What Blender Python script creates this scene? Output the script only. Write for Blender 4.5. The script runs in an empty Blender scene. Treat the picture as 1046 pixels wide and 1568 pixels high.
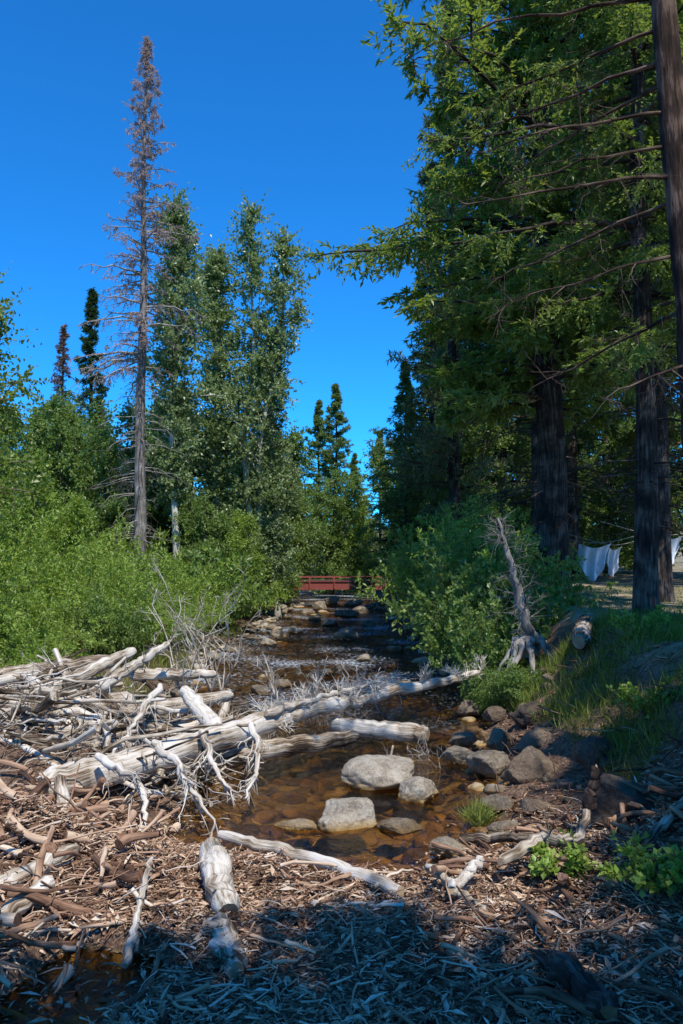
import bpy, math, numpy as np
from mathutils import Vector
rng=np.random.default_rng(11)
def nrm(a): return a/(np.linalg.norm(a,axis=-1,keepdims=True)+1e-9)
# ------------------------------------------------------------ noise
_h=np.random.default_rng(3).random(65536)
def vn(x,y,z=0.0):
    x=np.asarray(x,float);y=np.asarray(y,float);z=np.asarray(z,float)+0*x
    xi=np.floor(x).astype(int);yi=np.floor(y).astype(int);zi=np.floor(z).astype(int)
    fx=x-xi;fy=y-yi;fz=z-zi
    fx=fx*fx*(3-2*fx);fy=fy*fy*(3-2*fy);fz=fz*fz*(3-2*fz)
    def H(a,b,c): return _h[(a*7919+b*10477+c*3571)&65535]
    r=0
    for a in (0,1):
        for b in (0,1):
            for c in (0,1):
                r=r+H(xi+a,yi+b,zi+c)*(fx if a else 1-fx)*(fy if b else 1-fy)*(fz if c else 1-fz)
    return r*2-1
def ss(t): t=np.clip(t,0,1); return t*t*(3-2*t)
# ------------------------------------------------------------ mesh builder
class MB:
    def __init__(s): s.v=[];s.f=[];s.m=[];s.t=[];s.g=[];s.s=[];s.n=0
    def add(s,V,F,mat=0,tint=0.5,guv=None,smooth=False):
        V=V.reshape(-1,3);n=len(V)
        s.v.append(V);s.f.append(F.reshape(-1,4)+s.n)
        s.m.append(np.full(len(F.reshape(-1,4)),mat,np.int32))
        s.t.append(np.broadcast_to(np.asarray(tint,float),(n,)))
        s.g.append(guv.reshape(-1,3) if guv is not None else V)
        s.s.append(np.full(len(F.reshape(-1,4)),smooth,bool)); s.n+=n
    def mesh(s,name,mats):
        V=np.concatenate(s.v);F=np.concatenate(s.f)
        me=bpy.data.meshes.new(name)
        me.vertices.add(len(V));me.vertices.foreach_set('co',V.astype(np.float32).ravel())
        me.loops.add(len(F)*4);me.loops.foreach_set('vertex_index',F.astype(np.int32).ravel())
        me.polygons.add(len(F));me.polygons.foreach_set('loop_start',np.arange(len(F),dtype=np.int32)*4)
        me.polygons.foreach_set('material_index',np.concatenate(s.m))
        me.polygons.foreach_set('use_smooth',np.concatenate(s.s))
        me.update(calc_edges=True)
        a=me.attributes.new('tint','FLOAT','POINT');a.data.foreach_set('value',np.concatenate(s.t).astype(np.float32))
        a=me.attributes.new('guv','FLOAT_VECTOR','POINT');a.data.foreach_set('vector',np.concatenate(s.g).astype(np.float32).ravel())
        for m in mats: me.materials.append(m)
        return me
def put(name,me,loc=(0,0,0),rz=0,sc=1,rot=None,parent=None):
    if isinstance(me,tuple): me=me[0].mesh(name,me[1])
    o=bpy.data.objects.new(name,me);o.location=loc
    o.rotation_euler=rot if rot else (0,0,rz)
    o.scale=(sc,sc,sc) if np.isscalar(sc) else sc
    bpy.context.scene.collection.objects.link(o)
    if parent: o.parent=parent
    return o
def tubes(M,P,R,S=6,mat=0,tint=0.5,rough=0.0,cap=None,captint=.6,seed=None):
    P=np.asarray(P,float);R=np.asarray(R,float)
    if P.ndim==2: P=P[None];R=R[None]
    N,K,_=P.shape
    T=nrm(np.gradient(P,axis=1));mean=nrm(P[:,-1]-P[:,0])
    ref=np.where(np.abs(mean[:,2:3])>.8,np.array([[1.,0,0]]),np.array([[0,0,1.]]))[:,None,:]
    U=nrm(np.cross(T,ref+0*T));W=np.cross(T,U)
    a=np.arange(S)/S*2*np.pi;ca=np.cos(a);sa=np.sin(a)
    rr=R[:,:,None]*np.ones((1,1,S))
    L=np.concatenate([np.zeros((N,1)),np.cumsum(np.linalg.norm(np.diff(P,axis=1),axis=-1),axis=1)],1)
    off=rng.random((N,1,1))*50
    if rough>0:
        q=vn(ca[None,None,:]*1.6+off,sa[None,None,:]*1.6+L[:,:,None]*1.5,L[:,:,None]*2.5+off)+.5*vn(ca[None,None,:]*4+off,sa[None,None,:]*4,L[:,:,None]*6+off)
        rr=rr*(1+rough*q)
    V=P[:,:,None,:]+rr[...,None]*(ca[None,None,:,None]*U[:,:,None,:]+sa[None,None,:,None]*W[:,:,None,:])
    g=np.stack([ca[None,None,:]*R[:,:,None]+off,sa[None,None,:]*R[:,:,None]+off,L[:,:,None]+off+0*rr],-1)
    n=np.arange(N)[:,None,None]*K*S;k=np.arange(K-1)[None,:,None]*S;j=np.arange(S)[None,None,:];j2=(j+1)%S
    F=np.stack([n+k+j,n+k+j2,n+k+S+j2,n+k+S+j],-1)
    t=np.broadcast_to(np.asarray(tint,float).reshape(-1,1,1),(N,K,S)).ravel()
    M.add(V,F,mat,t,g,True)
    if cap is not None:
        for e,sgn in ((0,-1),(K-1,1)):
            ring=V[:,e];c=P[:,e][:,None,:]
            inner=c+(ring-c)*.04
            VV=np.stack([ring,inner],1)
            jj=np.arange(S);FF=np.stack([jj,(jj+1)%S,S+(jj+1)%S,S+jj],-1)[None]+np.arange(N)[:,None,None]*2*S
            M.add(VV,FF,cap,captint,None,False)
def leaves(M,C,D,L,W,mat=0,tint=.5,up=.5):
    C=C.reshape(-1,3);D=nrm(D.reshape(-1,3));n=len(C)
    L=np.broadcast_to(L,(n,))[:,None];W=np.broadcast_to(W,(n,))[:,None]
    Nn=rng.normal(size=(n,3));Nn[:,2]+=up*2
    S=nrm(np.cross(D,Nn))
    m=C+D*L*.45;bend=nrm(np.cross(S,D))*L*.06
    V=np.stack([C,m+S*W*.5+bend,C+D*L-bend,m-S*W*.5+bend],1)
    M.add(V,np.arange(n*4).reshape(n,4),mat,np.repeat(np.broadcast_to(tint,(n,)),4))
def interp(P,s):
    K=P.shape[1];x=s*(K-1);i=np.clip(x.astype(int),0,K-2);f=x-i;n=np.arange(len(P))[:,None]
    A=P[n,i];B=P[n,i+1];return A+(B-A)*f[...,None],nrm(B-A)
def sprays(M,P,Lb,m,q,tl,lL,lW,mat=1,wmat=0,tint=None,s0=.2,flat=.4,fwd=.6,dr=0.,tr=0.,lspread=.7,up=.8,lensc=True,keep=1.):
    N=len(P);s=s0+(1-s0)*rng.random((N,m))**.8
    C,T=interp(P,s)
    R=rng.normal(size=(N,m,3));R[...,2]*=flat;R-=T*(R*T).sum(-1,keepdims=True)
    d=nrm(T*fwd+nrm(R)+np.array([0,0,-dr]))
    l=tl*(.45+.9*(1-s))*(.6+.7*rng.random((N,m)))
    if lensc: l=l*np.clip(Lb[:,None]/np.max(Lb),.3,1)
    C=C.reshape(-1,3);d=d.reshape(-1,3);l=l.ravel()
    k=rng.random(len(C))<keep;C=C[k];d=d[k];l=l[k]
    bt=np.repeat(rng.random(N),m)[k]
    if tr>0:
        mid=C+d*l[:,None]*.5;E=C+d*l[:,None]-np.array([0,0,1])*l[:,None]*dr*.3
        tubes(M,np.stack([C,mid,E],1),np.stack([l*0+tr,l*0+tr*.7,l*0+tr*.3],1),3,wmat,.5)
    u=(np.arange(q)[None]+rng.random((len(C),q)))/q
    pos=C[:,None]+d[:,None]*(u*l[:,None])[...,None]-np.array([0,0,1])*(l[:,None]*dr*.3*u*u)[...,None]
    dd=rng.normal(size=pos.shape);dd[...,2]*=(flat+.3)
    dirs=d[:,None]*.9+dd*lspread
    ct=rng.random(len(C))
    t=.25*bt[:,None]+.35*ct[:,None]+.4*rng.random((len(C),q))
    sz=.7+.6*rng.random(t.size)
    leaves(M,pos,dirs,lL*sz,lW*sz,mat,t.ravel(),up)
def branchset(x,y,z,az,el,L,curve,K=6,wob=.06):
    n=len(z);a=np.stack([np.cos(az),np.sin(az),0*az],-1)
    s=np.linspace(0,1,K)[None,:,None]
    P=np.stack([x,y,z],-1)[:,None,:]+a[:,None]*s*(L*np.cos(el))[:,None,None]
    P=P+np.array([0,0,1.])*(np.sin(el)*L)[:,None,None]*s+np.array([0,0,1.])*(curve*L)[:,None,None]*s*s
    w=rng.normal(size=(n,K,3))*wob*L[:,None,None]*s
    return P+w
# ------------------------------------------------------------ node helpers
def newmat(name):
    m=bpy.data.materials.new(name);m.use_nodes=True;nt=m.node_tree;nt.nodes.clear();return m,nt
def nd(nt,t,**k):
    n=nt.nodes.new(t)
    for a,b in k.items():
        if a.startswith('i_'): n.inputs[a[2:].replace('_',' ')].default_value=b
        else: setattr(n,a,b)
    return n
def ramp(nt,stops,fac=None):
    r=nt.nodes.new('ShaderNodeValToRGB');e=r.color_ramp.elements
    while len(e)<len(stops): e.new(.5)
    for i,(p,c) in enumerate(stops): e[i].position=p;e[i].color=(*c,1) if len(c)==3 else c
    if fac is not None: nt.links.new(fac,r.inputs[0])
    return r
def leafmat(name,stops,tr=.3,trc=(.16,.3,.02),rough=.5,spec=0):
    m,nt=newmat(name);l=nt.links.new
    a=nd(nt,'ShaderNodeAttribute',attribute_name='tint')
    r=ramp(nt,stops,a.outputs['Fac'])
    if spec>0:
        p=nd(nt,'ShaderNodeBsdfPrincipled');p.inputs['Roughness'].default_value=rough;p.inputs['Specular IOR Level'].default_value=spec
        l(r.outputs[0],p.inputs['Base Color'])
    else:
        p=nd(nt,'ShaderNodeBsdfDiffuse');l(r.outputs[0],p.inputs[0])
    t=nd(nt,'ShaderNodeBsdfTranslucent');t.inputs[0].default_value=(*trc,1)
    ms=nd(nt,'ShaderNodeMixShader');ms.inputs[0].default_value=tr
    l(p.outputs[0],ms.inputs[1]);l(t.outputs[0],ms.inputs[2])
    o=nd(nt,'ShaderNodeOutputMaterial');l(ms.outputs[0],o.inputs[0]);return m
def woodmat(name,stops,var=.6,scale=(40,40,3),bump=.6,rough=.8,dist=.01,lich=None):
    m,nt=newmat(name);l=nt.links.new
    a=nd(nt,'ShaderNodeAttribute',attribute_name='tint');g=nd(nt,'ShaderNodeAttribute',attribute_name='guv')
    mp=nd(nt,'ShaderNodeMapping');mp.inputs['Scale'].default_value=scale;l(g.outputs['Vector'],mp.inputs[0])
    n=nd(nt,'ShaderNodeTexNoise',i_Scale=1.,i_Detail=5.,i_Roughness=.65);l(mp.outputs[0],n.inputs['Vector'])
    n2=nd(nt,'ShaderNodeTexNoise',i_Scale=3.,i_Detail=4.);l(g.outputs['Vector'],n2.inputs['Vector'])
    mr=nd(nt,'ShaderNodeMapRange');mr.inputs[1].default_value=.3;mr.inputs[2].default_value=.7;mr.inputs[3].default_value=-var*.5;mr.inputs[4].default_value=var*.5;l(n.outputs[0],mr.inputs[0])
    mr2=nd(nt,'ShaderNodeMapRange');mr2.inputs[1].default_value=.35;mr2.inputs[2].default_value=.65;mr2.inputs[3].default_value=-var*.35;mr2.inputs[4].default_value=var*.35;l(n2.outputs[0],mr2.inputs[0])
    s=nd(nt,'ShaderNodeMath',operation='ADD');l(a.outputs['Fac'],s.inputs[0]);l(mr.outputs[0],s.inputs[1])
    s2=nd(nt,'ShaderNodeMath',operation='ADD');l(s.outputs[0],s2.inputs[0]);l(mr2.outputs[0],s2.inputs[1])
    r=ramp(nt,stops,s2.outputs[0])
    p=nd(nt,'ShaderNodeBsdfPrincipled');p.inputs['Roughness'].default_value=rough;p.inputs['Specular IOR Level'].default_value=.25
    l(r.outputs[0],p.inputs['Base Color'])
    b=nd(nt,'ShaderNodeBump');b.inputs['Strength'].default_value=bump;b.inputs['Distance'].default_value=dist
    l(n.outputs[0],b.inputs['Height']);l(b.outputs[0],p.inputs['Normal'])
    o=nd(nt,'ShaderNodeOutputMaterial');l(p.outputs[0],o.inputs[0]);return m
M_drift=woodmat('driftwood',[(0,(.035,.022,.013)),(.3,(.18,.125,.078)),(.6,(.44,.36,.265)),(1,(.70,.63,.53))],.95,(45,45,2.5),1.,.85,.014)
M_chip=woodmat('wood_debris',[(0,(.04,.022,.014)),(.3,(.20,.105,.06)),(.6,(.45,.28,.175)),(.85,(.62,.46,.31)),(1,(.72,.6,.47))],.4,(60,60,6))
M_cut=woodmat('cut_wood',[(0,(.2,.12,.06)),(1,(.5,.38,.25))],.6,(8,8,8))
M_bark=woodmat('dark_bark',[(0,(.008,.006,.005)),(.5,(.045,.033,.026)),(1,(.16,.125,.10))],.9,(22,22,2.5),1.,.9,.04)
M_redbark=woodmat('red_bark',[(0,(.010,.006,.005)),(.5,(.05,.03,.022)),(1,(.2,.14,.11))],.9,(30,30,3),1.,.9,.03)
M_grey=woodmat('grey_deadwood',[(0,(.06,.05,.042)),(.5,(.2,.175,.15)),(1,(.42,.38,.33))],.7,(30,30,3),.8,.9,.02)
M_pale=woodmat('pale_bark',[(0,(.1,.09,.07)),(.4,(.4,.38,.31)),(1,(.65,.63,.54))],.5,(8,8,14),.3)
G=lambda a,b,c:[(0,a),(.5,b),(1,c)]
M_fir=leafmat('fir_needles',G((.035,.058,.020),(.11,.155,.047),(.25,.29,.11)),.3,(.22,.29,.07))
M_firb=leafmat('fir_needles_dark',G((.02,.045,.018),(.055,.10,.035),(.13,.19,.07)),.2,(.13,.21,.05))
M_firc=leafmat('young_fir_needles',G((.05,.09,.03),(.16,.23,.07),(.32,.40,.15)),.35,(.32,.42,.10))
M_cedar=leafmat('cedar_sprays',G((.035,.07,.015),(.13,.20,.035),(.38,.45,.12)),.4,(.38,.48,.06),.4,.5)
M_pine=leafmat('pine_needles',G((.06,.075,.04),(.15,.18,.085),(.28,.30,.15)),.2,(.22,.28,.09))
M_aspen=leafmat('aspen_leaves',G((.08,.13,.05),(.22,.29,.12),(.42,.49,.26)),.35,(.34,.46,.12),.35,.5)
M_willow=leafmat('willow_leaves',G((.06,.11,.018),(.22,.33,.045),(.42,.51,.12)),.35,(.44,.57,.06),.45,.5)
M_alder=leafmat('alder_leaves',G((.05,.10,.024),(.15,.23,.055),(.29,.38,.11)),.35,(.34,.47,.07),.4,.4)
M_grass=leafmat('grass_blades',G((.06,.09,.018),(.15,.20,.035),(.34,.35,.10)),.3,(.3,.36,.05))
M_dneed=leafmat('dead_needles',G((.24,.17,.145),(.50,.39,.35),(.64,.55,.51)),.35,(.5,.38,.32))
M_rust=leafmat('rust_needles',G((.13,.08,.06),(.30,.20,.14),(.38,.31,.22)),.2,(.26,.16,.1))
M_stem=woodmat('twig_bark',[(0,(.03,.022,.015)),(1,(.16,.13,.1))],.5)
def rockmat(name,stops,sc=6):
    m,nt=newmat(name);l=nt.links.new
    tc=nd(nt,'ShaderNodeNewGeometry')
    n=nd(nt,'ShaderNodeTexNoise',i_Scale=float(sc),i_Detail=8.,i_Roughness=.7);l(tc.outputs['Position'],n.inputs['Vector'])
    n2=nd(nt,'ShaderNodeTexNoise',i_Scale=60.,i_Detail=3.);l(tc.outputs['Position'],n2.inputs['Vector'])
    a=nd(nt,'ShaderNodeAttribute',attribute_name='tint')
    s=nd(nt,'ShaderNodeMath',operation='MULTIPLY_ADD');s.inputs[1].default_value=1.;l(n.outputs[0],s.inputs[0])
    s3=nd(nt,'ShaderNodeMath',operation='MULTIPLY_ADD');s3.inputs[1].default_value=.6;s3.inputs[2].default_value=-.6;l(a.outputs['Fac'],s3.inputs[0]);l(s3.outputs[0],s.inputs[2])
    s2=nd(nt,'ShaderNodeMath',operation='MULTIPLY_ADD');s2.inputs[1].default_value=.5;l(n2.outputs[0],s2.inputs[0]);l(s.outputs[0],s2.inputs[2])
    r=ramp(nt,stops,s2.outputs[0])
    sx=nd(nt,'ShaderNodeSeparateXYZ');l(tc.outputs['Position'],sx.inputs[0])
    w=nd(nt,'ShaderNodeMapRange');w.inputs[1].default_value=.0;w.inputs[2].default_value=.09;w.inputs[3].default_value=.0;w.inputs[4].default_value=1.;l(sx.outputs[2],w.inputs[0])
    mx=nd(nt,'ShaderNodeMix',data_type='RGBA');l(w.outputs[0],mx.inputs[0]);l(r.outputs[0],mx.inputs[7])
    dk=nd(nt,'ShaderNodeMix',data_type='RGBA',blend_type='MULTIPLY');dk.inputs[0].default_value=1;l(r.outputs[0],dk.inputs[6]);dk.inputs[7].default_value=(.8,.56,.2,1);l(dk.outputs[2],mx.inputs[6])
    p=nd(nt,'ShaderNodeBsdfPrincipled');p.inputs['Roughness'].default_value=.75;l(mx.outputs[2],p.inputs['Base Color'])
    b=nd(nt,'ShaderNodeBump');b.inputs['Strength'].default_value=1.;b.inputs['Distance'].default_value=.05;l(n.outputs[0],b.inputs['Height']);l(b.outputs[0],p.inputs['Normal'])
    o=nd(nt,'ShaderNodeOutputMaterial');l(p.outputs[0],o.inputs[0]);return m
M_rock=rockmat('granite',[(.15,(.06,.045,.028)),(.45,(.24,.19,.13)),(.65,(.42,.36,.27)),(.9,(.55,.50,.41))])
M_dkrock=rockmat('bank_rock',[(.2,(.03,.02,.013)),(.5,(.14,.095,.06)),(.9,(.34,.26,.17))])
# ------------------------------------------------------------ terrain
ky=[-200,6.0,6.8,8.7,11,15,20,28,38,55,120,900]
kl=[-1.0,-1.0,-1.1,-1.6,-2.3,-2.9,-3.2,-2.7,-2.4,-2.2,-2,-2]
kr=[1.1,1.1,1.2,1.75,1.9,2.6,2.2,2.4,2.0,2.2,4,4]
def ground(x,y,detail=True):
    x=np.asarray(x,float);y=np.asarray(y,float)
    w=.25*vn(x*.9,y*.9)+.12*vn(x*2.7,y*2.7)
    xl=np.interp(y,ky,kl);xr=np.interp(y,ky,kr)
    d=np.maximum(xl-x,x-xr)+w;left=(xl-x)>(x-xr)
    bed=-.24*ss(-d/.9)-.05
    zl=.42*ss(d/2.2)+.6*ss((d-4)/14)
    wid=np.interp(y,[3,6.5,9,14],[4.2,3.4,2.0,1.7])
    zr=.12*ss(d/.4)+1.35*ss((d-.25)/wid)
    z=np.where(d<0,bed,np.where(left,zl,zr)-.06*(1-ss(d/.3)))
    fr=ss((7.0+.35*vn(x*1.5,y*1.5)+.15*np.abs(x)-y)/.9)
    mat=.07+.07*vn(x*1.7+5,y*1.7)+.03*vn(x*5,y*5)
    pud=ss((.9-np.hypot((x+1.55)/.55,(y-4.7)/.7)+.4*vn(x*3,y*3))/.3)
    mat=mat-.22*pud
    mound=.42*np.exp(-(((x+2.6)/.8)**2+((y-6.2)/1.0)**2))
    mat=mat+mound
    z=z*(1-fr)+np.maximum(np.where(left,z*.3,z)-pud,mat)*fr
    z=z+.35*np.exp(-(((x+3.4)/1.3)**2+((y-9.8)/1.5)**2))
    z=z+.035*vn(x*3,y*3)*ss(d/1)+.3*ss((np.hypot(x,y)-20)/60)*vn(x*.07,y*.07)
    return z+ss((np.hypot(x,y)-110)/300)*14
def axis(lo,a,b,hi,st):
    mid=np.arange(a,b,st);r=[];v=b;s=st
    while v<hi: r.append(v);s*=1.13;v+=s
    l=[];v=a-st;s=st
    while v>lo: l.append(v);s*=1.13;v-=s
    return np.array(l[::-1]+list(mid)+r+[hi])
xs=axis(-500,-6,6,500,.06);ys=axis(-200,2.6,15,900,.06)
X,Y=np.meshgrid(xs,ys);Z=ground(X,Y)
gm=MB();nx=len(xs);ny=len(ys)
i=np.arange(ny-1)[:,None]*nx+np.arange(nx-1)[None]
gm.add(np.stack([X,Y,Z],-1),np.stack([i,i+1,i+nx+1,i+nx],-1),0,.5,None,True)
m,nt=newmat('ground_soil');l=nt.links.new
geo=nd(nt,'ShaderNodeNewGeometry');sx=nd(nt,'ShaderNodeSeparateXYZ');l(geo.outputs['Position'],sx.inputs[0])
n1=nd(nt,'ShaderNodeTexNoise',i_Scale=1.3,i_Detail=8.,i_Roughness=.65);l(geo.outputs['Position'],n1.inputs['Vector'])
n2=nd(nt,'ShaderNodeTexNoise',i_Scale=35.,i_Detail=5.,i_Roughness=.7);l(geo.outputs['Position'],n2.inputs['Vector'])
vo=nd(nt,'ShaderNodeTexVoronoi',i_Scale=8.);l(geo.outputs['Position'],vo.inputs['Vector'])
bedr=ramp(nt,[(0,(.04,.03,.01)),(.3,(.14,.09,.025)),(.6,(.30,.20,.06)),(.85,(.45,.33,.14)),(1,(.55,.46,.28))],vo.outputs['Color'])
soil=ramp(nt,[(.3,(.03,.017,.011)),(.5,(.14,.08,.047)),(.7,(.34,.22,.14))],n2.outputs[0])
far=ramp(nt,[(.35,(.07,.10,.025)),(.5,(.24,.19,.10)),(.65,(.45,.35,.24))],n1.outputs[0])
mxa=nd(nt,'ShaderNodeMix',data_type='RGBA');l(soil.outputs[0],mxa.inputs[6]);l(far.outputs[0],mxa.inputs[7])
fz=nd(nt,'ShaderNodeMapRange');fz.inputs[1].default_value=1.1;fz.inputs[2].default_value=1.45;l(sx.outputs[2],fz.inputs[0]);l(fz.outputs[0],mxa.inputs[0])
mxb=nd(nt,'ShaderNodeMix',data_type='RGBA');l(bedr.outputs[0],mxb.inputs[6]);l(mxa.outputs[2],mxb.inputs[7])
fb=nd(nt,'ShaderNodeMapRange');fb.inputs[1].default_value=-.05;fb.inputs[2].default_value=.03;l(sx.outputs[2],fb.inputs[0]);l(fb.outputs[0],mxb.inputs[0])
p=nd(nt,'ShaderNodeBsdfPrincipled');p.inputs['Roughness'].default_value=.9;l(mxb.outputs[2],p.inputs['Base Color'])
b=nd(nt,'ShaderNodeBump');b.inputs['Strength'].default_value=.8;b.inputs['Distance'].default_value=.03;l(n2.outputs[0],b.inputs['Height']);l(b.outputs[0],p.inputs['Normal'])
o=nd(nt,'ShaderNodeOutputMaterial');l(p.outputs[0],o.inputs[0]);M_ground=m
put('ground',(gm,[M_ground]))
# water
wm=MB();wx=np.linspace(-5,6,60);wy=np.linspace(2.0,120,400);X,Y=np.meshgrid(wx,wy)
i=np.arange(399)[:,None]*60+np.arange(59)[None]
wm.add(np.stack([X,Y,0*X],-1),np.stack([i,i+1,i+61,i+60],-1),0,.5,None,True)
m,nt=newmat('creek_water');l=nt.links.new
geo=nd(nt,'ShaderNodeNewGeometry');mp=nd(nt,'ShaderNodeMapping');mp.inputs['Scale'].default_value=(3.2,1.8,1);l(geo.outputs['Position'],mp.inputs[0])
n1=nd(nt,'ShaderNodeTexNoise',i_Scale=1.6,i_Detail=6.,i_Roughness=.65,i_Distortion=.8);l(mp.outputs[0],n1.inputs['Vector'])
sx=nd(nt,'ShaderNodeSeparateXYZ');l(geo.outputs['Position'],sx.inputs[0])
am=nd(nt,'ShaderNodeMapRange');am.inputs[1].default_value=7;am.inputs[2].default_value=15;am.inputs[3].default_value=.2;am.inputs[4].default_value=1.;l(sx.outputs[1],am.inputs[0])
b=nd(nt,'ShaderNodeBump');b.inputs['Distance'].default_value=.36;l(am.outputs[0],b.inputs['Strength']);l(n1.outputs[0],b.inputs['Height'])
fr=nd(nt,'ShaderNodeFresnel');fr.inputs[0].default_value=1.33;l(b.outputs[0],fr.inputs[1])
gl=nd(nt,'ShaderNodeBsdfGlossy');gl.inputs['Roughness'].default_value=.06;l(b.outputs[0],gl.inputs['Normal'])
tr=nd(nt,'ShaderNodeBsdfTransparent');tr.inputs[0].default_value=(.72,.57,.30,1)
ms=nd(nt,'ShaderNodeMixShader');l(fr.outputs[0],ms.inputs[0]);l(tr.outputs[0],ms.inputs[1]);l(gl.outputs[0],ms.inputs[2])
nf=nd(nt,'ShaderNodeTexNoise',i_Scale=4.,i_Detail=6.,i_Roughness=.75);l(mp.outputs[0],nf.inputs['Vector'])
nf2=nd(nt,'ShaderNodeTexNoise',i_Scale=.5,i_Detail=1.);l(geo.outputs['Position'],nf2.inputs['Vector'])
ad=nd(nt,'ShaderNodeMath',operation='MULTIPLY_ADD');ad.inputs[1].default_value=.5;l(nf2.outputs[0],ad.inputs[0]);l(nf.outputs[0],ad.inputs[2])
fo=nd(nt,'ShaderNodeMapRange');fo.inputs[1].default_value=.79;fo.inputs[2].default_value=.93;l(ad.outputs[0],fo.inputs[0])
fy=nd(nt,'ShaderNodeMapRange');fy.inputs[1].default_value=11;fy.inputs[2].default_value=16;fy.inputs[4].default_value=.75;l(sx.outputs[1],fy.inputs[0])
fm=nd(nt,'ShaderNodeMath',operation='MULTIPLY');l(fo.outputs[0],fm.inputs[0]);l(fy.outputs[0],fm.inputs[1])
df=nd(nt,'ShaderNodeBsdfDiffuse');df.inputs[0].default_value=(.58,.64,.7,1)
m2=nd(nt,'ShaderNodeMixShader');l(fm.outputs[0],m2.inputs[0]);l(ms.outputs[0],m2.inputs[1]);l(df.outputs[0],m2.inputs[2])
o=nd(nt,'ShaderNodeOutputMaterial');l(m2.outputs[0],o.inputs[0])
put('creek_water',(wm,[m]))
# ------------------------------------------------------------ rocks
def csphere(n):
    u=np.linspace(-1,1,n+1);A,B=np.meshgrid(u,u);A=np.tan(A*np.pi/4);B=np.tan(B*np.pi/4);O=np.ones_like(A)
    fs=[(O,A,B),(-O,B,A),(B,O,A),(A,-O,B),(A,B,O),(B,A,-O)]
    V=[];F=[];k=0;i=np.arange(n)[:,None]*(n+1)+np.arange(n)[None];q=np.stack([i,i+1,i+n+2,i+n+1],-1).reshape(-1,4)
    for f in fs: V.append(np.stack(f,-1).reshape(-1,3));F.append(q+k);k+=(n+1)**2
    V=nrm(np.concatenate(V));F=np.concatenate(F)
    r,ix,inv=np.unique(np.round(V,5),axis=0,return_index=True,return_inverse=True)
    return V[ix],inv.ravel()[F]
CS={n:csphere(n) for n in (4,6,24)}
def rockverts(n,r,noise=.10):
    V,F=CS[n];V=V.copy();sd=r.random()*90
    for k in range(11):
        d=nrm(r.normal(size=3)*np.array([1,1,.8]));c=.5+.35*r.random();h=V@d;V=V-np.clip(h-c,0,None)[:,None]*d*.93
    V=V*(1+noise*1.3*vn(V[:,0]*2+sd,V[:,1]*2,V[:,2]*2)+noise*.5*vn(V[:,0]*7+sd,V[:,1]*7,V[:,2]*7)+noise*.2*vn(V[:,0]*17+sd,V[:,1]*17,V[:,2]*17))[:,None]
    return V*1.15,F
def rock(x,y,w,h,d=None,z=None,mat=None,seed=0,name='rock',tint=None):
    r=np.random.default_rng(seed+int(abs(x)*100+y*37));V,F=rockverts(24,r);d=d or w*.75
    z=0 if z is None else z
    tint=.2+.6*r.random() if tint is None else tint
    V=V*np.array([w*.58,d*.58,h*.75]);a=r.random()*.6-.3;c,s=np.cos(a),np.sin(a)
    V=np.stack([V[:,0]*c-V[:,1]*s,V[:,0]*s+V[:,1]*c,V[:,2]],-1)
    M=MB();M.add(V,F,0,tint,None,True);put(name,(M,[mat or M_rock]),(x,y,z+h*.24))
for t in [(.46,9.0,.80,.24,.6,0),(.80,8.45,.46,.2,.4,.0),(.07,7.6,.50,.22,.42,0),(-.39,7.5,.36,.07,.25,-.02),(.53,7.45,.32,.09,.25,-.02),
          (-.40,6.9,.3,.05,.22,-.04),(.9,6.85,.32,.12,.22,0),(-.15,8.1,.3,.03,.25,-.08),(.2,6.75,.3,.04,.2,-.08),
          (.12,24.5,.55,.3,.5,0),(.55,19,.34,.16,.3,0),(-1.15,15.4,.35,.14,.3,0),(-1.45,14.6,.35,.16,.3,0),(-1.0,37,.6,.35,.6,0),(-1.5,34,.6,.25,.6,0),(.2,33,.8,.25,.6,0),
          (-1.5,26,.5,.2,.4,0),(-1.9,24.5,.5,.2,.4,0),(-2.1,22.5,.4,.15,.4,0),(1.4,21,.4,.14,.3,0),(1.9,18,.4,.12,.3,0),(-1.1,31,.5,.2,.5,0),(.6,40,.8,.3,.6,0),(-.6,41,.8,.4,.6,0),
          (.9,28,.5,.2,.4,0),(-.4,28.5,.5,.2,.4,0),(1.2,15.5,.3,.1,.25,0),(-.3,17,.3,.1,.25,0),(.8,35,.6,.25,.5,0)]:
    rock(*t[:5],z=t[5])
for t in [(2.05,8.6,.55,.34,.4,.1),(1.7,9.2,.42,.2,.4,.06),(2.35,9.6,.42,.22,.4,.25),(1.95,10.1,.3,.18,.3,.12),(1.45,9.8,.33,.16,.3,.03),(2.6,10.8,.45,.22,.4,.3),(2.35,6.7,.55,.34,.4,.36),(1.5,8.0,.3,.1,.3,.03),(1.45,7.3,.25,.08,.2,.03),
          (1.6,10.6,.3,.13,.3,.05),(2.9,9.0,.3,.15,.3,.6),(2.2,11.7,.3,.15,.3,.15),(1.8,7.6,.24,.1,.3,.1),(2.0,12.6,.35,.16,.3,.05),(2.55,8.0,.35,.2,.4,.48)]:
    rock(*t[:5],z=t[5],mat=M_dkrock if t[0]>1.75 else M_rock,name='bank_rock')
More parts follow.
